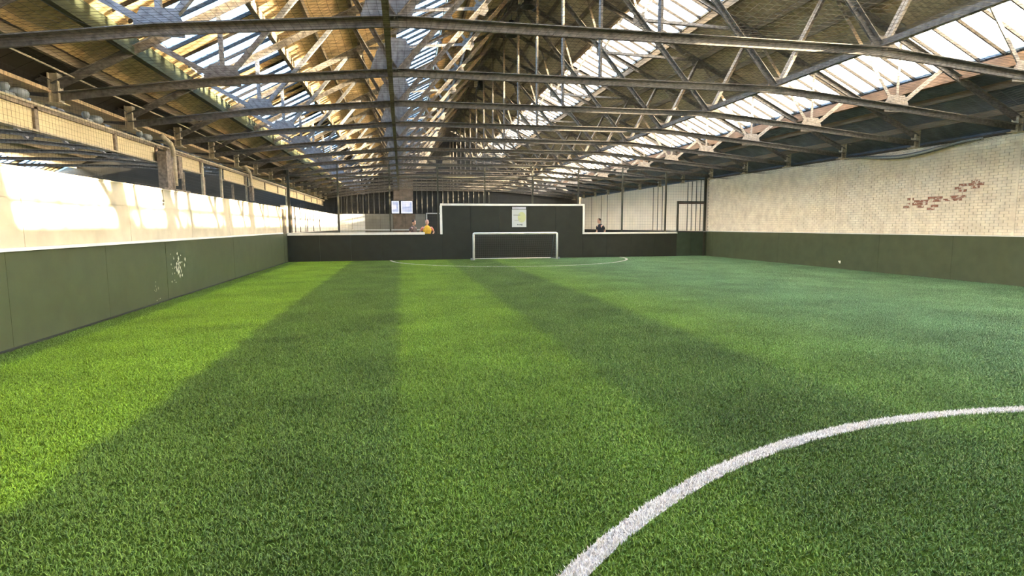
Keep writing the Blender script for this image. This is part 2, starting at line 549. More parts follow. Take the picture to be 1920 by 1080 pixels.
# ------------------------------------------------------------------ the next bay on the left, seen through the gap over the wall
ceil_n = struct('ceiling', 'roof of the next bay beyond the left wall')
NRX = 2 * VX - RX
def roof_n(x): return roof(2 * VX - x)
for xa, xb in ((NRX, NRX + 2.72), (NRX + 4.16, NRX + 6.97), (NRX + 8.41, VX), (NRX - 2.6, NRX), (NRX - 6.75, NRX - 4.05), (NRX - 11, NRX - 8.2)):
    def fz(x): return RZ - .5 * abs(x - NRX)
    roof_quad(MB(), xa, xb, Y0, Y1, 0, .06, fz).build('roof_sheet', 'board_black' if xb == VX else 'board_dim', ceil_n)
def fz(x): return RZ - .5 * abs(x - NRX)
wn5 = struct('window_5', 'rooflights of the next bay beyond the left wall')
for xa, xb in ((NRX - 4.05, NRX - 2.6), (NRX - 8.2, NRX - 6.75), (NRX + 2.72, NRX + 4.16), (NRX + 6.97, NRX + 8.41)):
    g, b, k = MB(), MB(), MB()
    for i in range(int((Y1 - Y0) / PW)):
        y = Y0 + i * PW
        roof_quad(k if xa < NRX and random.random() < .4 else g, xa, xb, y + .012, y + PW - .012, .03, .036, fz)
        roof_quad(b, xa, xb, y - .016, y + .016, -.035, .06, fz)
    tag(g.build('pane_run', 'glass_left' if xa < NRX else 'glass_right', wn5), kind='stuff')
    tag(b.build('glazing_bar_run', 'bar', wn5), kind='stuff')
    tag(k.build('plank_run', 'board', wn5), kind='stuff')
for dx in (1.2, 2.5, 4.2, 5.4, 6.6, 8.3):
    z = fz(NRX - dx)
    B(NRX - dx - .04, NRX - dx + .04, Y0, Y1, z - .15, z).build('purlin', 'purlin', ceil_n)
tag(B(NRX - 11, NRX - 10.8, Y0, Y1, 0, 4.2).build('wall_next_bay', 'board_dark'), kind='structure')
# ------------------------------------------------------------------ roof trusses
TZ = CAM_H
KL, KR = (0.0, 2.8), (7.8, 2.8)
GL, GR = (-3.0, 2.52), (10.75, 2.53)
BL, BR = (-5.6, 2.16), (14.05, 2.21)
AP = (3.9, 7.22)
def raf(x): return roof(x) - TZ - .26
def Pt(p): return (p[0] - RX, 0, p[1] + TZ - 4.2)
def angle_pair(mb, a, b, s=.075, t=.011, gap=.016):
    """two steel angles back to back: vertical legs side by side with a gap, flat legs outward"""
    p, q = Vector(Pt(a)), Vector(Pt(b))
    d = (q - p).normalized()
    n = Vector((0, 1, 0)).cross(d)
    if n.z < 0: n = -n
    for sg in (-1, 1):
        prof = [(gap / 2, -s / 2), (gap / 2 + t, -s / 2), (gap / 2 + t, s / 2 - t), (gap / 2 + s * .8, s / 2 - t), (gap / 2 + s * .8, s / 2), (gap / 2, s / 2)]
        v = [e + Vector((0, sg * yy, 0)) + n * zz for e in (p, q) for yy, zz in prof]
        f = [(i, (i + 1) % 6, (i + 1) % 6 + 6, i + 6) for i in range(6)] + [(5, 4, 3, 2, 1, 0), (6, 7, 8, 9, 10, 11)]
        mb.add(v, f)
    return mb
def single(mb, a, b, s=.06, t=.012, dy=.0):
    p, q = Vector(Pt(a)) + Vector((0, dy, 0)), Vector(Pt(b)) + Vector((0, dy, 0))
    mb.bar(p, q, t, s, up=(0, 1, 0) if abs((q - p).normalized().y) > .9 else (0, 0, 1))
    d = (q - p).normalized()
    n = Vector((0, 1, 0)).cross(d)
    mb.bar(p + n * (s / 2) + Vector((0, s / 2, 0)), q + n * (s / 2) + Vector((0, s / 2, 0)), s, t)
    return mb
def plate(mb, pts, t=.016):
    return mb.poly([(x - RX, z + TZ - 4.2) for x, z in pts], -t / 2, t / 2)
def truss_members():
    """(part name, material, mesh builder) for one truss"""
    out = []
    m = MB()
    for a, b in ((BL, GL), (GL, KL), (KL, KR), (KR, GR), (GR, BR)): angle_pair(m, a, b, .125, .014, .018)
    out.append(('bottom_chord', 'steel', m))
    for e in (BL, BR):
        m = MB()
        angle_pair(m, (RX, raf(RX)), (e[0], raf(e[0])), .11, .013, .018)
        out.append(('rafter', 'steel', m))
    for k in (KL, KR):
        out.append(('tie', 'steel', angle_pair(MB(), k, AP, .095, .012, .020)))
    out.append(('king_post', 'steel', angle_pair(MB(), (RX + .02, 2.8), (RX + .021, 7.0), .06, .01, .012)))
    for K, G, sg in ((KL, GL, -1), (KR, GR, 1)):
        mid = RX + sg * 5.0
        q3 = RX + sg * 7.65
        q1 = RX + sg * 2.6
        T = ((K[0] + AP[0]) / 2, (K[1] + AP[1]) / 2)
        out.append(('strut', 'steel', angle_pair(MB(), K, (mid, raf(mid)), .085, .011, .014)))
        out.append(('strut', 'light_steel' if sg > 0 else 'plate', single(MB(), G, (mid + sg * .12, raf(mid + sg * .12)), .075)))
        out.append(('strut', 'light_steel' if sg > 0 else 'plate', single(MB(), G, (G[0] + sg * .02, raf(G[0])), .065)))
        out.append(('strut', 'light_steel' if sg > 0 else 'plate', single(MB(), G, (q3 + sg * .35, raf(q3 + sg * .35)), .085)))
        out.append(('strut', 'steel', single(MB(), T, (mid - sg * .1, raf(mid - sg * .1)), .07)))
        out.append(('strut', 'steel', single(MB(), T, (q1, raf(q1)), .07)))
        out.append(('strut', 'steel', single(MB(), T, (T[0] - sg * .5, raf(T[0] - sg * .5)), .055)))
        x, z = K
        if sg > 0: out.append(('gusset_plate', 'light_steel', plate(MB(), [(x - .20, z - .08), (x + .30, z - .10), (x + .30, z + .06), (x + .16, z + .24), (x - .12, z + .26), (x - .20, z + .12)])))
        else: out.append(('gusset_plate', 'plate', plate(MB(), [(x - sg * .16, z - .07), (x + sg * .48, z - .09), (x + sg * .48, z + .06), (x + sg * .36, z + .38), (x + sg * .12, z + .62), (x - sg * .16, z + .62), (x - sg * .30, z + .30)][::sg])))
        x, z = G
        out.append(('gusset_plate', 'plate' if sg < 0 else 'light_steel', plate(MB(), [(x - .30, z - .08), (x + .30, z - .08), (x + .30, z + .10), (x + .20, z + .28), (x - .20, z + .28), (x - .30, z + .10)])))
        x, z = T
        out.append(('gusset_plate', 'steel', plate(MB(), [(x - .16, z - .12), (x + .07, z - .16), (x + .17, z - .02), (x + .13, z + .12), (x - .03, z + .17), (x - .16, z + .07)])))
        x, z = (mid, raf(mid))
        out.append(('gusset_plate', 'steel', plate(MB(), [(x - .28, z + .28 * sg * .5), (x - .14, z - .20), (x + .14, z - .20), (x + .28, z - .28 * sg * .5)])))
    x, z = AP
    out.append(('gusset_plate', 'steel', plate(MB(), [(x - .34, z - .28), (x + .34, z - .28), (x + .34, z - .02), (x, z + .16), (x - .34, z - .02)])))
    for e, m_ in ((BL, 'pale_steel'), (BR, 'pale_steel')):
        m = MB()
        x, z = e[0] - RX, e[1] + TZ - 4.2
        m.box(x - .075, x - .06, -.08, .08, z - .10, z + .38).box(x + .06, x + .075, -.08, .08, z - .10, z + .38).box(x - .06, x + .06, -.04, .04, z - .10, z + .38)
        m.box(x - .14, x + .14, -.12, .12, z - .12, z - .10)
        out.append(('bearing_shoe', m_, m))
    return out
ORD = ['nearest', 'second', 'third', 'fourth', 'fifth', 'sixth', 'seventh', 'eighth', 'ninth', 'tenth', 'eleventh', 'twelfth', 'thirteenth', 'fourteenth', 'fifteenth']
TR = truss_members()
TM = [(n, mb.mesh(n, m)) for n, m, mb in TR]
for k, y in enumerate(TY):
    t = thing('roof_truss', f'{ORD[k]} rusty steel roof truss from the camera' if k else 'rusty steel roof truss nearest the camera, crossing the whole pitch', 'roof truss', (RX, y, 4.2), 'steel roof trusses over the pitch')
    for n, me in TM: link(n, me, t)
# whole trusses of the next bay: only slivers of them show
jm = MB()
for n, m, mb in TR:
    if n in ('bottom_chord', 'rafter', 'tie', 'strut'): jm.add(mb.v, mb.f)
jme = jm.mesh('roof_truss', 'steel')
for y in TY[:9]:
    o = link('roof_truss', jme, None, (NRX, y, 4.2))
    tag(o, 'dark steel truss of the next bay, seen through the gap over the left wall', 'roof truss', 'trusses of the next bay')
# longitudinal steel
lo = thing('longitudinal_beam', 'long steel beam running down the hall overhead, joining the left truss joints', 'steel beam', (-.13, Y0, 4.2))
B(-.045, .045, 0, Y1 - Y0, .06, .075).build('flange', 'steel', lo)
B(-.008, .008, 0, Y1 - Y0, .075, .26).build('web', 'steel', lo)
lo2 = thing('longitudinal_angle', 'thin grey steel angle linking the right truss joints along the hall', 'steel beam', (KR[0], Y0, KR[1] + TZ))
B(-.05, .05, 0, Y1 - Y0, .08, .09).build('flange', 'steel', lo2)
B(-.05, -.04, 0, Y1 - Y0, .09, .18).build('web', 'steel', lo2)

# ------------------------------------------------------------------ left wall
wl = struct('wall_left', 'left wall, green boards below and cream render above')
B(XL - .2, XL - .02, Y0, END_Y, 0, 2.28).build('core', 'cream', wl)
y = Y0
while y < END_Y - .1:
    y2 = min(y + 2.44, END_Y)
    B(XL - .02, XL + random.uniform(0, .004), y + .003, y2 - .003, 0.0, 1.225).build('panel', 'green', wl)
    y = y2
B(XL - .02, XL + .035, Y0, END_Y - .9, 1.228, 1.272).build('capping', 'white', wl)
ys = [-9, -6.5, -3.5, -.5, 2.5, 5.5, 8.5, 11.5, 14.6, 17.6, 20.6, 23.6, END_Y - .75]
for a, b in zip(ys[:-1], ys[1:]):
    B(XL - .02, XL - .006, a + .006, b - .006, 1.275, 1.545).build('block', 'cream', wl)
    q = (a + b) / 2
    B(XL - .02, XL - .005, a + .006, q - .004, 1.552, 1.90).build('block', 'cream', wl)
    B(XL - .02, XL - .006, q + .004, b - .006, 1.552, 1.90).build('block', 'cream', wl)
    B(XL - .02, XL - .006, a + .006, b - .006, 1.907, 2.28).build('block', 'cream', wl)
B(XL - .22, XL + .01, Y0, END_Y - .75, 2.28, 2.305).build('coping', 'cream', wl)
B(XL - .2, XL + .012, END_Y - .75, END_Y - .05, 1.23, 2.24).build('end_board', 'purlin', wl)
B(XL + .006, XL + .05, Y0, END_Y, 0.0, .035).build('kick_strip', 'green_dark', wl)
# scuffs where the paint has come off the green boards
ch = MB()
for yy, zz, n, s in ((13.75, .62, 26, .045), (13.3, .5, 12, .03), (13.4, .82, 8, .03), (12.4, .2, 10, .03)):
    for _ in range(n):
        a, b = yy + random.gauss(0, .16), zz + random.gauss(0, .13)
        w, h = s * random.uniform(.3, 1), s * random.uniform(.3, 1.3)
        ch.add([(XL + .0055, a - w, b), (XL + .0055, a, b - h), (XL + .0055, a + w * .7, b + h * .2), (XL + .0055, a + .1 * w, b + h)], [(0, 1, 2, 3)])
tag(ch.build('paint_scuff', 'chip', wl), kind='stuff')
wlf = struct('wall_left_far', 'white board wall of the pitch beyond the end wall')
B(XL - .2, XL - .02, END_Y, Y1, 0, 2.42).build('core', 'far_white', wlf)
y = END_Y + .4
while y < Y1:
    B(XL - .02, XL - .008, y + .01, min(y + 1.2, Y1) - .01, 1.25, 2.42).build('panel', 'far_white', wlf)
    y += 1.2
B(XL - .02, XL, END_Y, Y1, 0, 1.22).build('skirting_board', 'green_dark', wlf)
for y in (27.0, 27.9, 29.2, 30.8, 31.4, 33.5, 36.0): B(XL - .01, XL + .02, y, y + .07, 1.25, 2.42).build('batten', 'sill', wlf)

# ------------------------------------------------------------------ right wall
wr = struct('wall_right', 'right wall, painted brick above green boards')
B(XR + .004, XR + .25, Y0, END_Y, 0, 3.70).build('core', 'mortar', wr)
y = Y0
while y < END_Y - .1:
    y2 = min(y + 2.44, END_Y)
    B(XR - .03 + random.uniform(-.003, 0), XR + .004, y + .003, y2 - .003, 0, 1.205).build('panel', 'green', wr)
    y = y2
B(XR - .035, XR + .004, Y0, END_Y, 1.206, 1.232).build('capping', 'white', wr)
bl, bh = .225, .075
stretch_me = B(XR - .008, XR + .006, .005, bl - .005, .005, bh - .005).mesh('brick', 'brick')
red_me = B(XR - .008, XR + .006, .005, bl - .005, .005, bh - .005).mesh('brick', 'red')
rest, n_obj = MB(), 0
seams = [11.45, 14.36, 17.37, 20.33, 23.2]
rows = int((3.70 - 1.235) / bh)
for j in range(rows + 1):
    z = 1.235 + j * bh
    i0 = int(11.1 / bl)
    for i in range(i0, int(END_Y / bl)):
        y = i * bl + (bl / 2 if j % 2 else 0)
        red = False
        for cy, cz, sy, sz, pr in ((13.3, 2.17, .75, .10, .8), (12.35, 2.52, .30, .10, .75), (12.75, 2.42, .3, .1, .6), (14.2, 2.12, .3, .2, .5), (13.7, 2.0, .3, .1, .4)):
            if ((y - cy) / sy) ** 2 + ((z - cz) / sz) ** 2 < 1 and random.random() < pr: red = True
        if red or (y < 13.3 and n_obj < 285):
            link('brick', red_me if red else stretch_me, wr, (random.uniform(-.002, .002), y, z))
            n_obj += 1
        else:
            dx = random.uniform(-.003, .003)
            rest.box(XR - .008 + dx, XR + .006, y + .005, y + bl - .005, z + .005, z + bh - .005)
tag(rest.build('brick_run', 'brick', wr), kind='stuff')
for y in seams: B(XR - .014, XR + .004, y - .03, y + .03, 1.235, 3.70).build('joint_strip', 'brick', wr)
B(XR - .04, XR + .25, Y0, END_Y, 3.70, 3.76).build('wall_plate', 'board_dark', wr)
B(XR + .05, XR + .25, Y0, Y1, 3.7, 4.6).build('eaves_board', 'board_slate', wr)
wrf = struct('wall_right_far', 'white board wall beyond the gate')
B(XR + .02, XR + .25, END_Y, Y1, 0, 3.74).build('core', 'far_white', wrf)
y = END_Y + .02
while y < Y1:
    B(XR, XR + .02, y + .006, min(y + 2.2, Y1) - .006, 1.22, 3.72).build('panel', 'far_white', wrf)
    y += 2.2
B(XR - .01, XR + .02, END_Y, Y1, 0, 1.2).build('skirting_board', 'black', wrf)
for y in (26.05, 26.42, 26.85, 27.3, 27.75, 30.7, 31.3, 31.9, 39.6, 40.9, 43.1):
    B(XR - .02, XR + .01, y, y + .05, 1.22, 3.72).build('batten', 'far_mid', wrf)

# ------------------------------------------------------------------ end wall with the goal board
EY = END_Y
we = struct('wall_end', 'dark green end wall with raised goal board')
def board_run(x0, x1, z0, z1, step, m):
    n = max(1, round((x1 - x0) / step))
    w = (x1 - x0) / n
    for i in range(n):
        B(x0 + i * w + .003, x0 + (i + 1) * w - .003, EY, EY + .05, z0, z1).build('panel', m, we)
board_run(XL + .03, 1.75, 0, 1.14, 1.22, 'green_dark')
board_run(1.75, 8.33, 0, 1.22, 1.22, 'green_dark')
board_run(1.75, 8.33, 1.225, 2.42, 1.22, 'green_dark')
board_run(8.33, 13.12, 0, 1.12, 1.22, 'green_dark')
B(XL + .03, 1.02, EY - .03, EY + .08, 1.14, 1.25).build('capping', 'white', we)
B(1.02, 1.75, EY, EY + .05, 1.14, 1.18).build('capping', 'green_dark', we)
B(1.72, 8.42, EY - .03, EY + .08, 2.42, 2.51).build('capping', 'white', we)
B(1.70, 1.80, EY - .03, EY + .08, 1.15, 2.42).build('capping', 'white', we)
B(8.33, 8.42, EY - .03, EY + .08, 1.115, 2.42).build('capping', 'white', we)
B(8.42, 13.12, EY - .03, EY + .08, 1.115, 1.195).build('capping', 'white', we)
B(XL + .03, 13.12, EY + .05, EY + .08, 0, 1.1).build('backing', 'black', we)
B(1.75, 8.33, EY + .05, EY + .08, 1.1, 2.42).build('backing', 'black', we)

# poster on the goal board
po = thing('poster', 'white poster with a yellow print fixed to the goal board', 'poster', (5.3, EY - .012, 1.45))
B(-.335, .335, -.004, .006, 0, .80).build('sheet', 'paper', po)
B(-.32, .32, -.004, .006, .815, .92).build('header_strip', 'paper_head', po)
yp = MB()
ring_pts = [(.12 + .19 * math.cos(t), .45 + .24 * math.sin(t)) for t in np.linspace(0, 2 * math.pi, 20, endpoint=False)]
yp.poly(ring_pts, -.006, -.0045)
yp.build('yellow_print', 'yellow_print', po)
tx = MB()
for z, x0, x1, h in ((.52, -.27, .05, .05), (.36, -.05, .08, .02), (.30, -.22, -.02, .02)): tx.box(x0, x1, -.0065, -.005, z, z + h)
tag(tx.build('faded_text', 'ink_soft', po), kind='stuff')
tx = MB()
xx = -.09
for w, h in ((.05, .055), (.035, .04), (.035, .04), (.045, .055), (.03, .04), (.05, .06)):
    tx.box(xx, xx + w * .75, -.0065, -.005, .09 + (.0 if xx < .1 else -.02), .09 + h)
    xx += w
tag(tx.build('bottom_text', 'ink', po), kind='stuff')

# posts, rail and net over the end wall
ns = thing('net_screen', 'net screen on dark steel posts above the end wall', 'netting', (0, EY + .12, 0))
def pst(x, z0, z1, r=.035): MB().box(x - r, x + r, -r, r, z0, z1).build('post', 'post', ns)
for x, z0 in ((-2.65, 1.2), (-.47, 1.2), (1.63, 1.2), (3.74, 2.45), (5.96, 2.45), (8.15, 2.45), (10.32, 1.1), (12.53, 1.1)): pst(x, z0 - .5, 4.2)
pst(XL + .13, 0, 4.0, .05)
MB().bar((XL + .1, 0, 3.66), (XR - .1, 0, 3.70), .05, .05).build('rail', 'post', ns)
MB().bar((XL + .1, 0, 4.22), (XR - .1, 0, 4.1), .03, .03).build('top_cable', 'post', ns)
ln = []
x = XL + .2
while x < XR - .1:
    z0 = 1.2 if (x < 1.7 or x > 8.4) else 2.5
    ln.append([(x, .04, z0), (x, .05, 3.7), (x, .04, 4.3)])
    x += .13
z = 1.3
while z < 4.3:
    if z < 2.5:
        ln.append([(XL + .1, .04, z), (1.7, .04, z)])
        ln.append([(8.4, .04, z), (XR - .1, .04, z)])
    else: ln.append([(XL + .1, .04, z), (XR - .1, .04, z)])
    z += .13
tag(strands('net', ln, .002, 'net', ns), kind='stuff')

# gate in the right corner
gt = thing('gate', 'corner gate with dark steel frame and green lower panel', 'gate', (13.12, EY, 0))
B(-.04, .04, -.03, .05, 1.15, 2.66).build('gate_post', 'post', gt)
B(-.02, .05, -.02, .05, 0, 1.15).build('gate_post', 'green_gate', gt)
B(1.37, 1.47, -.04, .06, 0, 3.8).build('gate_post', 'post', gt)
B(-.04, 1.4, -.03, .05, 2.60, 2.66).build('top_rail', 'post', gt)
B(.05, 1.37, -.01, .03, 2.53, 2.59).build('inner_rail', 'sill', gt)
B(.06, .70, 0, .03, .03, 1.17).build('panel', 'green_gate', gt)
B(.71, 1.36, 0, .03, .03, 1.17).build('panel', 'green_gate', gt)
MB().box(1.36, 1.50, -.06, -.03, 1.18, 1.23).build('latch', 'galv', gt)
B(1.47, 1.56, -.02, .04, 0, 1.2).build('side_filler', 'green_gate', gt)

# ------------------------------------------------------------------ goal
GX0, GX1, GY, GH = 3.05, 6.93, EY - .78, 1.235
g = thing('goal', 'white five a side goal with dark net standing against the end board', 'goal', ((GX0 + GX1) / 2, GY, 0))
hw = (GX1 - GX0) / 2
for sx in (-1, 1):
    MB().tube([(sx * (hw - .05), 0, 0), (sx * (hw - .05), 0, GH - .12), (sx * (hw - .055), 0, GH - .07), (sx * (hw - .10), 0, GH - .05)], .05, 10).build('goal_post', 'white', g, True)
MB().tube([(-hw + .08, 0, GH - .05), (hw - .08, 0, GH - .05)], .05, 10).build('crossbar', 'white', g, True)
for sx in (-1, 1):
    MB().tube([(sx * (hw - .07), .03, GH - .06), (sx * (hw - .10), .30, GH - .10), (sx * (hw - .14), .66, .04)], .022, 6).build('back_stay', 'galv', g, True)
    MB().tube([(sx * (hw - .06), .03, .03), (sx * (hw - .14), .68, .03)], .022, 6).build('side_bar', 'galv', g, True)
    MB().box(sx * hw - .08, sx * hw + .08, -.04, .10, 0, .10).build('weight', 'lamp_grey', g)
MB().tube([(-hw + .12, .68, .035), (hw - .12, .68, .035)], .025, 6).build('back_bar', 'white', g, True)
ln = []
nx = 38
for i in range(nx + 1):
    x = (-hw + .09) + i * (2 * hw - .18) / nx
    x2 = x * (hw - .14) / (hw - .09)
    ln.append([(x, .04, GH - .09), (x * .99, .30, GH - .14), (x2, .50, .6), (x2, .67, .04)])
for t in np.linspace(0, 1, 15):
    a = (.04 + .26 * t / .25, GH - .09 - .05 * t / .25) if t < .25 else (.30 + .2 * (t - .25) / .35, GH - .14 - (GH - .74) * (t - .25) / .35) if t < .6 else (.50 + .17 * (t - .6) / .4, .6 - .56 * (t - .6) / .4)
    ln.append([(-hw + .1, a[0], a[1]), (0, a[0] + .02, a[1] - .01), (hw - .1, a[0], a[1])])
for sx in (-1, 1):
    for t in np.linspace(.1, .9, 9):
        ln.append([(sx * (hw - .08), .04, GH * t), (sx * (hw - .12), .66 - .38 * t, GH * t)])
tag(strands('net', ln, .0045, 'goalnet', g), kind='stuff')

# ------------------------------------------------------------------ far wall beyond
wb = struct('wall_back', 'dark clad back wall at the far end of the hall')
B(XL - .2, XR + .25, Y1 + .1, Y1 + .3, 0, RZ).build('core', 'black', wb)
for x0, x1, m in ((XL, -3.7, 'far_grey'), (-3.7, -2.75, 'far_grey'), (-2.75, -1.6, 'far_mid'), (-1.6, -.62, 'far_mid'), (-.62, .3, 'board_dark'), (.3, 1.1, 'board_dark'), (1.1, 1.9, 'far_mid'), (3.25, 5, 'black'), (5, 8, 'black'), (8, 11, 'black'), (11, XR, 'black')):
    B(x0 + .01, x1 - .01, Y1, Y1 + .1, 0, 2.46).build('panel', m, wb)
B(XL, 1.9, Y1 - .06, Y1, 1.18, 1.27).build('rail', 'far_grey', wb)
x = XL + .3
while x < 7.0:
    B(x - .035, x + .035, Y1 - .02, Y1 + .1, 2.5, 5.4 if x < -.6 or x > .95 else 2.6).build('batten', 'batten', wb)
    x += .41
B(-.55, .97, Y1 - .15, Y1 + .1, 3.5, 5.7).build('hanging_panel', 'board_dark', wb)
B(XL, XR, Y1 - .3, Y1 - .2, 5.3, 5.42).build('rail', 'purlin', wb)
dr = struct('door_1', 'pale door frame in the back wall')
B(1.95, 2.03, Y1 - .05, Y1 + .1, 0, 2.53).build('jamb', 'far_grey', dr)
B(3.16, 3.24, Y1 - .05, Y1 + .1, 0, 2.53).build('jamb', 'far_grey', dr)
B(1.95, 3.24, Y1 - .05, Y1 + .1, 2.46, 2.55).build('head', 'far_grey', dr)
B(2.03, 3.16, Y1 + .02, Y1 + .1, 0, 2.46).build('door_leaf', 'black', dr)
for nme, x0, x1, lab in (('window_6', -.70, -.13, 'narrow lit window on the dark back wall'), ('window_7', .02, .90, 'wide lit window on the dark back wall')):
    w = struct(nme, lab)
    B(x0, x1, Y1 - .10, Y1 - .02, 2.55, 3.44).build('pane', 'lit_pane', w)
    f = MB()
    for a, b, c, d in ((x0, x1, 2.5, 2.6), (x0, x1, 3.38, 3.46), (x0, x0 + .08, 2.5, 3.46), (x1 - .06, x1, 2.5, 3.46)): f.box(a, b, Y1 - .13, Y1 - .09, c, d)
    f.build('window_frame', 'lit_frame', w)
tag(B(-30, XL - .2, Y1, Y1 + .3, 0, RZ).build('wall_back_next_bay', 'black'), kind='structure')
tag(B(-30, XR + .25, Y0 - .3, Y0, 0, RZ + .2).build('wall_front', 'cream'), kind='structure')

# ------------------------------------------------------------------ girder over the left wall
GXc = -5.75
gd = thing('valley_girder', 'long rusty steel girder with cream infill panels above the left wall', 'girder', (GXc, 0, 3.05))
B(-.09, .07, Y0 + .1, Y1 - .1, .42, .455).build('top_flange', 'pale_steel', gd)
B(-.07, .05, Y0 + .1, Y1 - .1, .36, .42).build('top_angle', 'pipe', gd)
for ya, yb in ((8.0, 15.3), (16.1, 18.4), (20.6, 23.2), (23.8, 31.0), (31.5, 45)):
    B(-.06, .07, ya, yb, 0, .03).build('bottom_flange', 'pale_steel', gd)
    y = ya + .05
    while y < yb - .2:
        y2 = min(y + 2.62, yb)
        B(-.01, .012, y + .05, y2 - .05, .03, .36).build('web_panel', 'web', gd)
        B(-.02, .05, y2 - .05, y2 + .05, .0, .40).build('stiffener', 'pipe', gd)
        y = y2
for y in (18.6, 20.4, 23.5, 31.2): B(-.03, .03, y - .05, y + .05, -1.0, .40).build('post', 'pale_steel', gd)
for y in (17.7, 19.4, 22.5): B(-.25, -.19, y - .05, y + .05, -3.0, .0).build('post', 'pipe', gd)
B(GXc - .5, GXc + .1, Y0, Y1, 3.75, 3.81).build('valley_board', 'board', ceil_l)
# rainwater pipes
def swan(y, lab, big):
    p = thing('rainwater_pipe', lab, 'pipe', (-5.55, y, 2.3))
    MB().tube([(-.05, -.55, 1.40), (-.02, -.40, 1.34), (0, -.15, 1.27), (0, -.02, 1.15), (0, 0, .95), (0, .02, .25)], .06, 8).build('swan_neck', 'pale_steel', p, True)
    if big:
        MB().box(-.10, .10, -.75, -.45, .10, 1.02).box(-.06, .06, -.58, -.40, .35, .80).build('casing', 'pipe', p)
        MB().tube([(0, -.20, .05), (0, -.22, .45), (0, -.30, .65), (0, -.24, .95)], .075, 8).build('downpipe', 'pipe', p, True)
        MB().box(-.08, .08, .08, .32, .45, 1.0).build('hopper', 'pipe', p)
        MB().box(-.12, .14, -1.1, .6, .04, .15).build('bracket', 'pipe', p)
    else:
        MB().box(-.06, .06, -.10, .14, .2, .75).build('hopper', 'pipe', p)
swan(15.9, 'bent rainwater pipe with casing at the first break in the girder', True)
swan(23.4, 'thin bent rainwater pipe at the far break in the girder', False)
# floodlights on the girder
for y, lab in ((10.2, 'grey floodlight on the girder at the photo\'s left edge'), (12.45, 'larger grey floodlight on the girder, nearest the first roof bracket'), (14.7, 'grey floodlight on the girder just before the bent pipes')):
    f = thing('floodlight', lab, 'floodlight', (GXc, y, 3.505), 'floodlights on the girder')
    b = MB()
    b.lathe([(.02, 0), (.09, .01), (.13, .05), (.135, .10), (.11, .14), (.04, .16), (.0, .165)], 12, (0, .16, .0))
    b.build('housing', 'lamp_grey', f, True)
    h = MB()
    h.lathe([(.0, .0), (.05, .01), (.07, .07), (.05, .12), (.0, .13)], 10, (0, -.16, .05))
    h.build('ballast', 'lamp_grey', f, True)
    MB().box(-.02, .02, -.18, .16, 0, .05).build('bracket', 'lamp_grey', f)
cn = MB()
cn.tube([(-5.3, 8.0, 4.03), (-5.3, 12.4, 4.0), (-5.3, 15.6, 4.04), (-5.3, 24, 4.0)], .014, 5)
tag(cn.build('conduit', 'pale_steel'), 'thin pale conduit running under the left eaves', 'conduit')
cb = thing('wire', 'short black wire hanging on the cream left wall', 'wire', (XL + .012, 13.0, 2.30))
MB().tube([(-.01, 0, .0), (0, 0, -.03), (0, .01, -.20), (0, -.01, -.26)], .006, 5).build('cord', 'lamp_dark', cb)
MB().lathe([(0, -.03), (.018, -.02), (.018, .02), (0, .03)], 8, (0, .0, -.24)).build('plug', 'lamp_dark', cb)
MB().lathe([(0, -.03), (.018, -.02), (.018, .02), (0, .03)], 8, (0, -.01, -.31)).build('plug', 'lamp_dark', cb)

# lamps at the ridge
for y, lab in ((17.75, 'dark lamp hanging at the ridge, nearest of three'), (20.43, 'dark lamp hanging at the ridge, second of three'), (28.4, 'dark lamp hanging at the ridge, farthest of three')):
    f = thing('ridge_lamp', lab, 'lamp', (RX + .05, y, 8.12), 'lamps at the ridge')
    MB().lathe([(.0, .52), (.10, .50), (.12, .25), (.14, .22), (.24, .0), (.22, 0), (.11, .2), (0, .21)], 14).build('lamp_shade', 'lamp_dark', f, True)
    MB().tube([(0, 0, .5), (0, 0, .78)], .012, 5).build('rod', 'lamp_dark', f)
    MB().box(-.30, -.16, -.1, .1, .1, .34).build('gear_box', 'pale_steel', f)

# little white fitting low on the right wall
wf = thing('wall_hook', 'small white hook low on the green right boards', 'hook', (XR - .033, 16.97, .20))
MB().box(-.012, 0, -.025, .025, 0, .09).build('back_plate', 'white', wf)
MB().tube([(-.01, 0, .06), (-.05, 0, .05), (-.06, 0, .09)], .012, 6).build('hook_arm', 'white', wf)

# ------------------------------------------------------------------ nets
cprof = [(-5.5, 2.16), (-3.0, 2.44), (0, 2.72), (7.8, 2.72), (10.75, 2.45), (14.4, 2.1)]
def ch_z(x): return np.interp(x, [c[0] for c in cprof], [c[1] for c in cprof]) + TZ
ln = []
ya, yb = 5.0, END_Y
mesh_w = .11
ny = int((yb - ya) / .45)
yy = np.linspace(ya, yb, ny)
sag = .05 * (np.cos((yy - TY[0]) / 2.68 * 2 * math.pi) - 1)
for x in np.arange(-4.72, 14.45, mesh_w):
    wig = .02 * np.sin(yy * 1.7 + x * 2)
    ln.append(np.stack([np.full(ny, x) + wig, yy, ch_z(x) + sag], 1))
xx = np.arange(-4.72, 14.46, .5)
for y in np.arange(ya, yb, mesh_w):
    s = .05 * (math.cos((y - TY[0]) / 2.68 * 2 * math.pi) - 1)
    ln.append(np.stack([xx, np.full(len(xx), y) + .02 * np.sin(xx * 1.3 + y), ch_z(xx) + s], 1))
tag(strands('ceiling_net', ln, .0021, 'net'), 'fine black net slung under the roof trusses', 'netting', None, 'stuff')
ln = []
for y in np.arange(6.0, END_Y, .08): ln.append([(XL - .05, y, 2.32), (XL - .05, y, 3.0), (XL - .05, y, 3.60)])
for z in np.arange(2.36, 3.6, .08): ln.append([(XL - .05, yq, z + .02 * math.sin(yq)) for yq in np.arange(6, END_Y, 1.0)])
tag(strands('side_net', ln, .0011, 'net'), 'fine black net hanging between the left wall and the roof', 'netting', None, 'stuff')
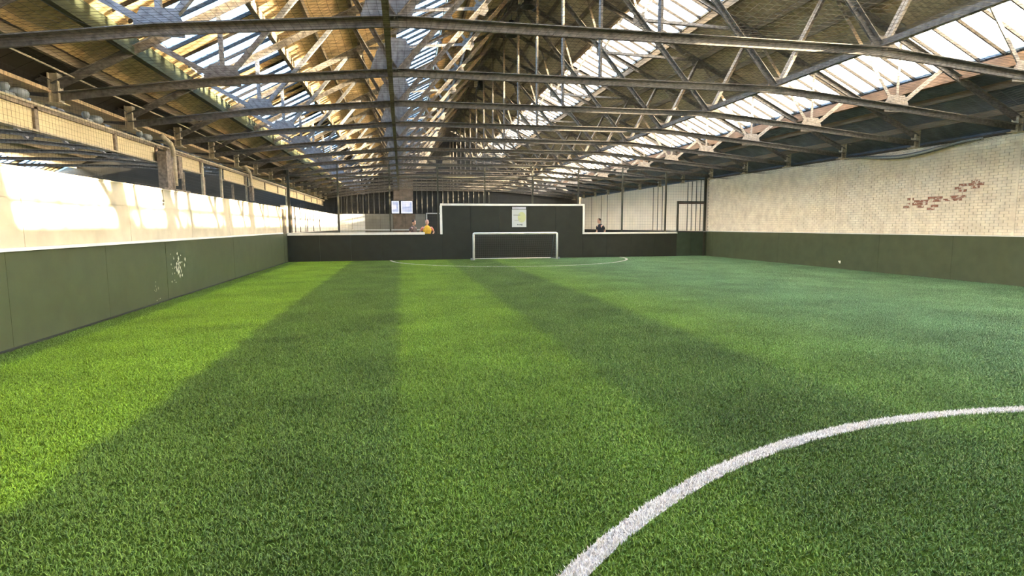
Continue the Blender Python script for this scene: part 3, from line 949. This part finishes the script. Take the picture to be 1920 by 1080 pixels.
bn = thing('bunched_net', 'bunch of grey net sagging over the top of the right wall', 'netting', (XR - .12, 0, 3.68))
pts = [(0, y, .02 - .20 * math.sin(math.pi * (y - 12.3) / 4.6) ** 2 * (1.0)) for y in np.linspace(12.3, 16.9, 16)]
MB().tube(pts, [.015 + .05 * math.sin(math.pi * i / 15) for i in range(16)], 7).build('net_roll', 'galv', bn, True)
MB().tube([(p[0] - .05, p[1], p[2] - .05) for p in pts], .008, 5).build('rope', 'post', bn)
rp_ = MB().tube([(XR - .06, y, 3.73 + .012 * math.sin(y * 2.3)) for y in np.arange(9, END_Y, .6)], .008, 5)
tag(rp_.build('net_rope', 'post'), 'dark rope strung along the top of the right wall', 'rope')

# ------------------------------------------------------------------ people beyond the end wall
def skin_mesh(name, nodes, edges, m, parent, root=0, sub=1):
    me = bpy.data.meshes.new(name)
    keys = list(nodes)
    me.from_pydata([nodes[k][0] for k in keys], [(keys.index(a), keys.index(b)) for a, b in edges], [])
    me.materials.append(M[m])
    o = link(name, me, parent)
    s = o.modifiers.new('skin', 'SKIN')
    for i, k in enumerate(keys):
        r = nodes[k][1]
        me.skin_vertices[0].data[i].radius = (r, r) if not isinstance(r, tuple) else r
    me.skin_vertices[0].data[root].use_root = True
    s.use_smooth_shade = True
    o.modifiers.new('sub', 'SUBSURF').levels = sub
    o.modifiers['sub'].render_levels = sub
    return o
def head(parent, at, rot, hair):
    hd = MB()
    prof = [(.0, -.125), (.045, -.118), (.062, -.085), (.072, -.03), (.078, .03), (.074, .08), (.05, .115), (.02, .128), (0, .13)]
    hd.lathe(prof, 14)
    hd.v = [(x * .95, y * 1.18 + (-.012 if z < -.02 else 0), z) for x, y, z in hd.v]
    hd.add([(-.015, -.085, -.03), (.015, -.085, -.03), (0, -.115, -.028), (0, -.088, .02)], [(0, 1, 2), (0, 2, 3), (2, 1, 3)])
    for sx in (-1, 1):
        hd.add([(sx * .07, .0, .02), (sx * .088, .015, .025), (sx * .086, .015, -.03), (sx * .07, 0, -.035)], [(0, 1, 2, 3)])
    h = hd.build('head', 'skin', parent, True)
    h.location = at
    h.rotation_euler = rot
    e = MB()
    for sx in (-1, 1): e.box(sx * .03 - .012, sx * .03 + .012, -.089, -.080, .0, .012)
    e.box(-.022, .022, -.094, -.080, -.072, -.064)
    e.build('eyes_and_mouth', 'brown_cloth', h)
    if hair:
        c = MB()
        c.lathe([(.079, .02), (.083, .06), (.072, .10), (.04, .13), (0, .14)], 14)
        c.v = [(x * .98, y * 1.2 + .012, z) for x, y, z in c.v]
        c.build('hair', hair, h, True)
def person(label, loc, rz, shirt, sleeve, trousers, hair, lean, arms, scale=1.0, headturn=0.0, slv=.75):
    p = thing('person', label, 'person', loc)
    p.rotation_euler = (0, 0, rz)
    p.scale = (scale,) * 3
    ly = -math.sin(lean)
    def L(x, y, z):      # lean the upper body forward about the hips
        dz = z - .95
        return (x, y + (ly * dz if dz > 0 else 0), z if dz <= 0 else .95 + dz * math.cos(lean))
    n = {'pelvis': (L(0, 0, .96), .125), 'waist': (L(0, 0, 1.10), .118), 'chest': (L(0, 0, 1.30), .125), 'neck0': (L(0, .01, 1.46), .07), 'neck': (L(0, .0, 1.54), .052)}
    e = [('pelvis', 'waist'), ('waist', 'chest'), ('chest', 'neck0'), ('neck0', 'neck')]
    for s, sg in (('l', -1), ('r', 1)):
        sh, el, wr_ = arms[s]
        n['hip' + s] = ((sg * .09, 0, .90), .095)
        n['knee' + s] = ((sg * .11, -.02, .50), .06)
        n['ank' + s] = ((sg * .12, .02, .09), .04)
        n['toe' + s] = ((sg * .13, -.14, .035), .034)
        e += [('pelvis', 'hip' + s), ('hip' + s, 'knee' + s), ('knee' + s, 'ank' + s), ('ank' + s, 'toe' + s)]
        n['sh' + s] = (L(*sh), .06)
        n['el' + s] = (L(*el), .042)
        n['wr' + s] = (L(*wr_), .03)
        d = (Vector(n['wr' + s][0]) - Vector(n['el' + s][0])).normalized()
        w = Vector(n['wr' + s][0])
        side = d.cross(Vector((0, 1, 0))).normalized()
        n['palm' + s] = (tuple(w + d * .06), (.034, .02))
        e += [('chest', 'sh' + s), ('sh' + s, 'el' + s), ('el' + s, 'wr' + s), ('wr' + s, 'palm' + s)]
        for q, (o_, ln_) in enumerate(((-.027, .07), (-.009, .085), (.009, .08), (.027, .065))):
            b_ = w + d * .085 + side * o_
            n[f'f{q}a' + s] = (tuple(b_), .010)
            n[f'f{q}b' + s] = (tuple(b_ + d * ln_ * .6), .009)
            n[f'f{q}c' + s] = (tuple(b_ + d * ln_ + Vector((0, -.015, 0))), .007)
            e += [('palm' + s, f'f{q}a' + s), (f'f{q}a' + s, f'f{q}b' + s), (f'f{q}b' + s, f'f{q}c' + s)]
        t_ = w + d * .035 + side * (.045 * -sg)
        n['tha' + s] = (tuple(t_), .012)
        n['thb' + s] = (tuple(t_ + d * .045 + side * (.018 * -sg)), .009)
        e += [('wr' + s, 'tha' + s), ('tha' + s, 'thb' + s)]
    skin_mesh('body', n, e, 'skin', p)
    head(p, L(0, -.015, 1.655), (lean * .4, 0, headturn), hair)
    k = 1.28
    g_ = {q: (n[q][0], tuple(v * k for v in n[q][1]) if isinstance(n[q][1], tuple) else n[q][1] * k) for q in ('pelvis', 'waist', 'chest', 'neck0')}
    g_['neck0'] = (n['neck0'][0], .098)
    g_['collar'] = (L(0, 0, 1.525), .07)
    g_['shl'], g_['shr'] = (n['shl'][0], .1), (n['shr'][0], .1)
    skin_mesh('shirt', g_, [('pelvis', 'waist'), ('waist', 'chest'), ('chest', 'neck0'), ('neck0', 'collar'), ('chest', 'shl'), ('chest', 'shr')], shirt, p)
    for s in 'lr':
        a, b_ = Vector(n['sh' + s][0]), Vector(n['el' + s][0])
        c0 = Vector(n['chest'][0])
        skin_mesh('sleeve', {'a': (tuple(c0 * .2 + a * .8 + Vector((0, 0, .01))), .082), 'b': (tuple(a + (b_ - a) * .12), .078), 'c': (tuple(a + (b_ - a) * slv), .056)}, [('a', 'b'), ('b', 'c')], sleeve, p)
    t = {'pelvis': ((0, 0, .98), .14)}
    te = []
    for s, sg in (('l', -1), ('r', 1)):
        t['h' + s] = ((sg * .09, 0, .90), .108)
        t['k' + s] = ((sg * .11, -.02, .50), .075)
        t['a' + s] = ((sg * .12, .02, .12), .06)
        te += [('pelvis', 'h' + s), ('h' + s, 'k' + s), ('k' + s, 'a' + s)]
    skin_mesh('trousers', t, te, trousers, p)
    for s, sg in (('l', -1), ('r', 1)):
        MB().add([(sg * .125 - .05, -.19, 0), (sg * .125 + .05, -.19, 0), (sg * .125 + .05, .08, 0), (sg * .125 - .05, .08, 0), (sg * .125 - .04, -.18, .05), (sg * .125 + .04, -.18, .05), (sg * .125 + .045, .07, .11), (sg * .125 - .045, .07, .11)],
                 [(3, 2, 1, 0), (4, 5, 6, 7), (0, 1, 5, 4), (1, 2, 6, 5), (2, 3, 7, 6), (3, 0, 4, 7)]).build('shoe', 'dark_cloth', p)
    return p
AK = {'l': ((-.19, 0, 1.42), (-.33, .06, 1.20), (-.20, -.03, 1.02)), 'r': ((.19, 0, 1.42), (.33, .06, 1.20), (.20, -.03, 1.02))}
DN = {'l': ((-.18, 0, 1.41), (-.22, .02, 1.14), (-.21, -.08, .90)), 'r': ((.18, 0, 1.41), (.22, .02, 1.14), (.21, -.08, .90))}
FW = {'l': ((-.18, 0, 1.41), (-.21, -.05, 1.15), (-.15, -.25, 1.05)), 'r': ((.18, 0, 1.41), (.23, .06, 1.16), (.2, -.12, 1.02))}
person('bald person in a yellow bib with hands on hips behind the end wall', (1.20, 27.5, 0), .12, 'bib', 'pink', 'dark_cloth', None, 0.0, AK, 1.02, -.5)
person('person in dark brown clothes looking down behind the end wall', (.52, 28.0, 0), .9, 'brown_cloth', 'brown_cloth', 'dark_cloth', 'hair', .12, DN, 1.02)
person('person in a black shirt turned sideways near the right wall', (9.93, 27.6, 0), -1.15, 'dark_cloth', 'dark_cloth', 'grey_short', 'hair', .22, FW, 1.06)

# ------------------------------------------------------------------ turf pile and the white lines
def arc_line(name, label, c, w, t0, t1, n_blades, clip=None):
    o = thing(name, label, 'line marking', (0, 0, 0))
    cx, cy, r = c
    ts = np.linspace(t0, t1, 160)
    mb = MB()
    vi = []
    for t in ts:
        for q in (r - w / 2, r + w / 2): vi.append((cx + q * math.cos(t), cy + q * math.sin(t), .006))
    mb.add(vi, [(2 * i, 2 * i + 1, 2 * i + 3, 2 * i + 2) for i in range(len(ts) - 1)])
    mb.build('line_base', 'yarn', o)
    bm_ = MB()
    T = rng.uniform(t0, t1, n_blades)
    Q = r + rng.uniform(-w / 2, w / 2, n_blades)
    X, Y = cx + Q * np.cos(T), cy + Q * np.sin(T)
    A = rng.uniform(0, 2 * math.pi, n_blades)
    H = rng.uniform(.014, .030, n_blades)
    D = rng.uniform(.0, .022, n_blades)
    wd = .004
    V = np.zeros((n_blades, 3, 3))
    V[:, 0] = np.stack([X - wd * np.sin(A), Y + wd * np.cos(A), np.full(n_blades, .004)], 1)
    V[:, 1] = np.stack([X + wd * np.sin(A), Y - wd * np.cos(A), np.full(n_blades, .004)], 1)
    V[:, 2] = np.stack([X + D * np.cos(A), Y + D * np.sin(A), H], 1)
    bm_.v = [tuple(p) for p in V.reshape(-1, 3)]
    bm_.f = [(3 * i, 3 * i + 1, 3 * i + 2) for i in range(n_blades)]
    tag(bm_.build('line_fibres', 'yarn', o), kind='stuff')
arc_line('centre_circle_line', 'curved white centre circle line crossing the near right turf', CIRC, LINE_W, R(15), R(140), 26000)
d0 = math.asin((END_Y - DEE[1]) / DEE[2])
arc_line('goal_area_line', 'curved white goal area line in front of the far goal', DEE, .09, math.pi - d0, 2 * math.pi + d0, 9000)

def turf():
    bl_ = MB()
    # three bent blades sharing one root: a small tuft
    for a, ln_, bend in ((0.3, .026, .012), (2.5, .021, .018), (4.4, .024, .008)):
        ca, sa = math.cos(a), math.sin(a)
        w = .0022
        ox, oy = .006 * ca, .006 * sa
        v = []
        for t, ww in ((0, 1), (.55, .9), (1, .25)):
            b = bend * t * t
            for sg in (-1, 1): v.append((ox + b * ca - sg * w * ww * sa, oy + b * sa + sg * w * ww * ca, ln_ * t * (1 - .25 * t * bend / .018)))
        bl_.add(v, [(0, 1, 3, 2), (2, 3, 5, 4)])
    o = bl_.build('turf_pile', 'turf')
    tag(o, 'short green artificial grass pile covering the whole pitch', 'grass', None, 'stuff')
    ng = bpy.data.node_groups.new('turf', 'GeometryNodeTree')
    ng.interface.new_socket('Geometry', in_out='INPUT', socket_type='NodeSocketGeometry')
    ng.interface.new_socket('Geometry', in_out='OUTPUT', socket_type='NodeSocketGeometry')
    N, L = ng.nodes.new, ng.links.new
    gi, go = N('NodeGroupInput'), N('NodeGroupOutput')
    TS = .62
    tile = N('GeometryNodeMeshGrid')
    for k, v in (('Size X', TS), ('Size Y', TS), ('Vertices X', 2), ('Vertices Y', 2)): tile.inputs[k].default_value = v
    dp = N('GeometryNodeDistributePointsOnFaces')
    dp.inputs['Density'].default_value = 3400
    L(tile.outputs['Mesh'], dp.inputs['Mesh'])
    ip = N('GeometryNodeInstanceOnPoints')
    L(dp.outputs['Points'], ip.inputs['Points'])
    L(gi.outputs[0], ip.inputs['Instance'])
    rv = N('FunctionNodeRandomValue')
    rv.data_type = 'FLOAT_VECTOR'
    rv.inputs[0].default_value = (-.45, -.45, 0)
    rv.inputs[1].default_value = (.45, .45, 6.283)
    L(rv.outputs[0], ip.inputs['Rotation'])
    rs = N('FunctionNodeRandomValue')
    rs.data_type = 'FLOAT'
    rs.inputs[2].default_value = .7
    rs.inputs[3].default_value = 1.35
    rs.inputs['Seed'].default_value = 3
    L(rs.outputs[1], ip.inputs['Scale'])
    rz = N('GeometryNodeRealizeInstances')
    L(ip.outputs[0], rz.inputs[0])
    W, H = (XR - XL), (END_Y - 1.2)
    nx, ny = int(W / TS) + 1, int(H / TS) + 1
    gd_ = N('GeometryNodeMeshGrid')
    for k, v in (('Size X', W - TS), ('Size Y', H - TS), ('Vertices X', nx), ('Vertices Y', ny)): gd_.inputs[k].default_value = v
    tr = N('GeometryNodeTransform')
    tr.inputs['Translation'].default_value = ((XL + XR) / 2, 1.2 + H / 2, 0)
    L(gd_.outputs['Mesh'], tr.inputs['Geometry'])
    ip2 = N('GeometryNodeInstanceOnPoints')
    L(tr.outputs[0], ip2.inputs['Points'])
    L(rz.outputs[0], ip2.inputs['Instance'])
    ri = N('FunctionNodeRandomValue')
    ri.data_type = 'INT'
    ri.inputs[4].default_value = 0
    ri.inputs[5].default_value = 3
    mu = N('ShaderNodeMath')
    mu.operation = 'MULTIPLY'
    mu.inputs[1].default_value = math.pi / 2
    L(ri.outputs[2], mu.inputs[0])
    cx = N('ShaderNodeCombineXYZ')
    L(mu.outputs[0], cx.inputs[2])
    L(cx.outputs[0], ip2.inputs['Rotation'])
    L(ip2.outputs[0], go.inputs[0])
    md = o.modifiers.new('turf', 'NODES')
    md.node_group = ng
    return o
turf()
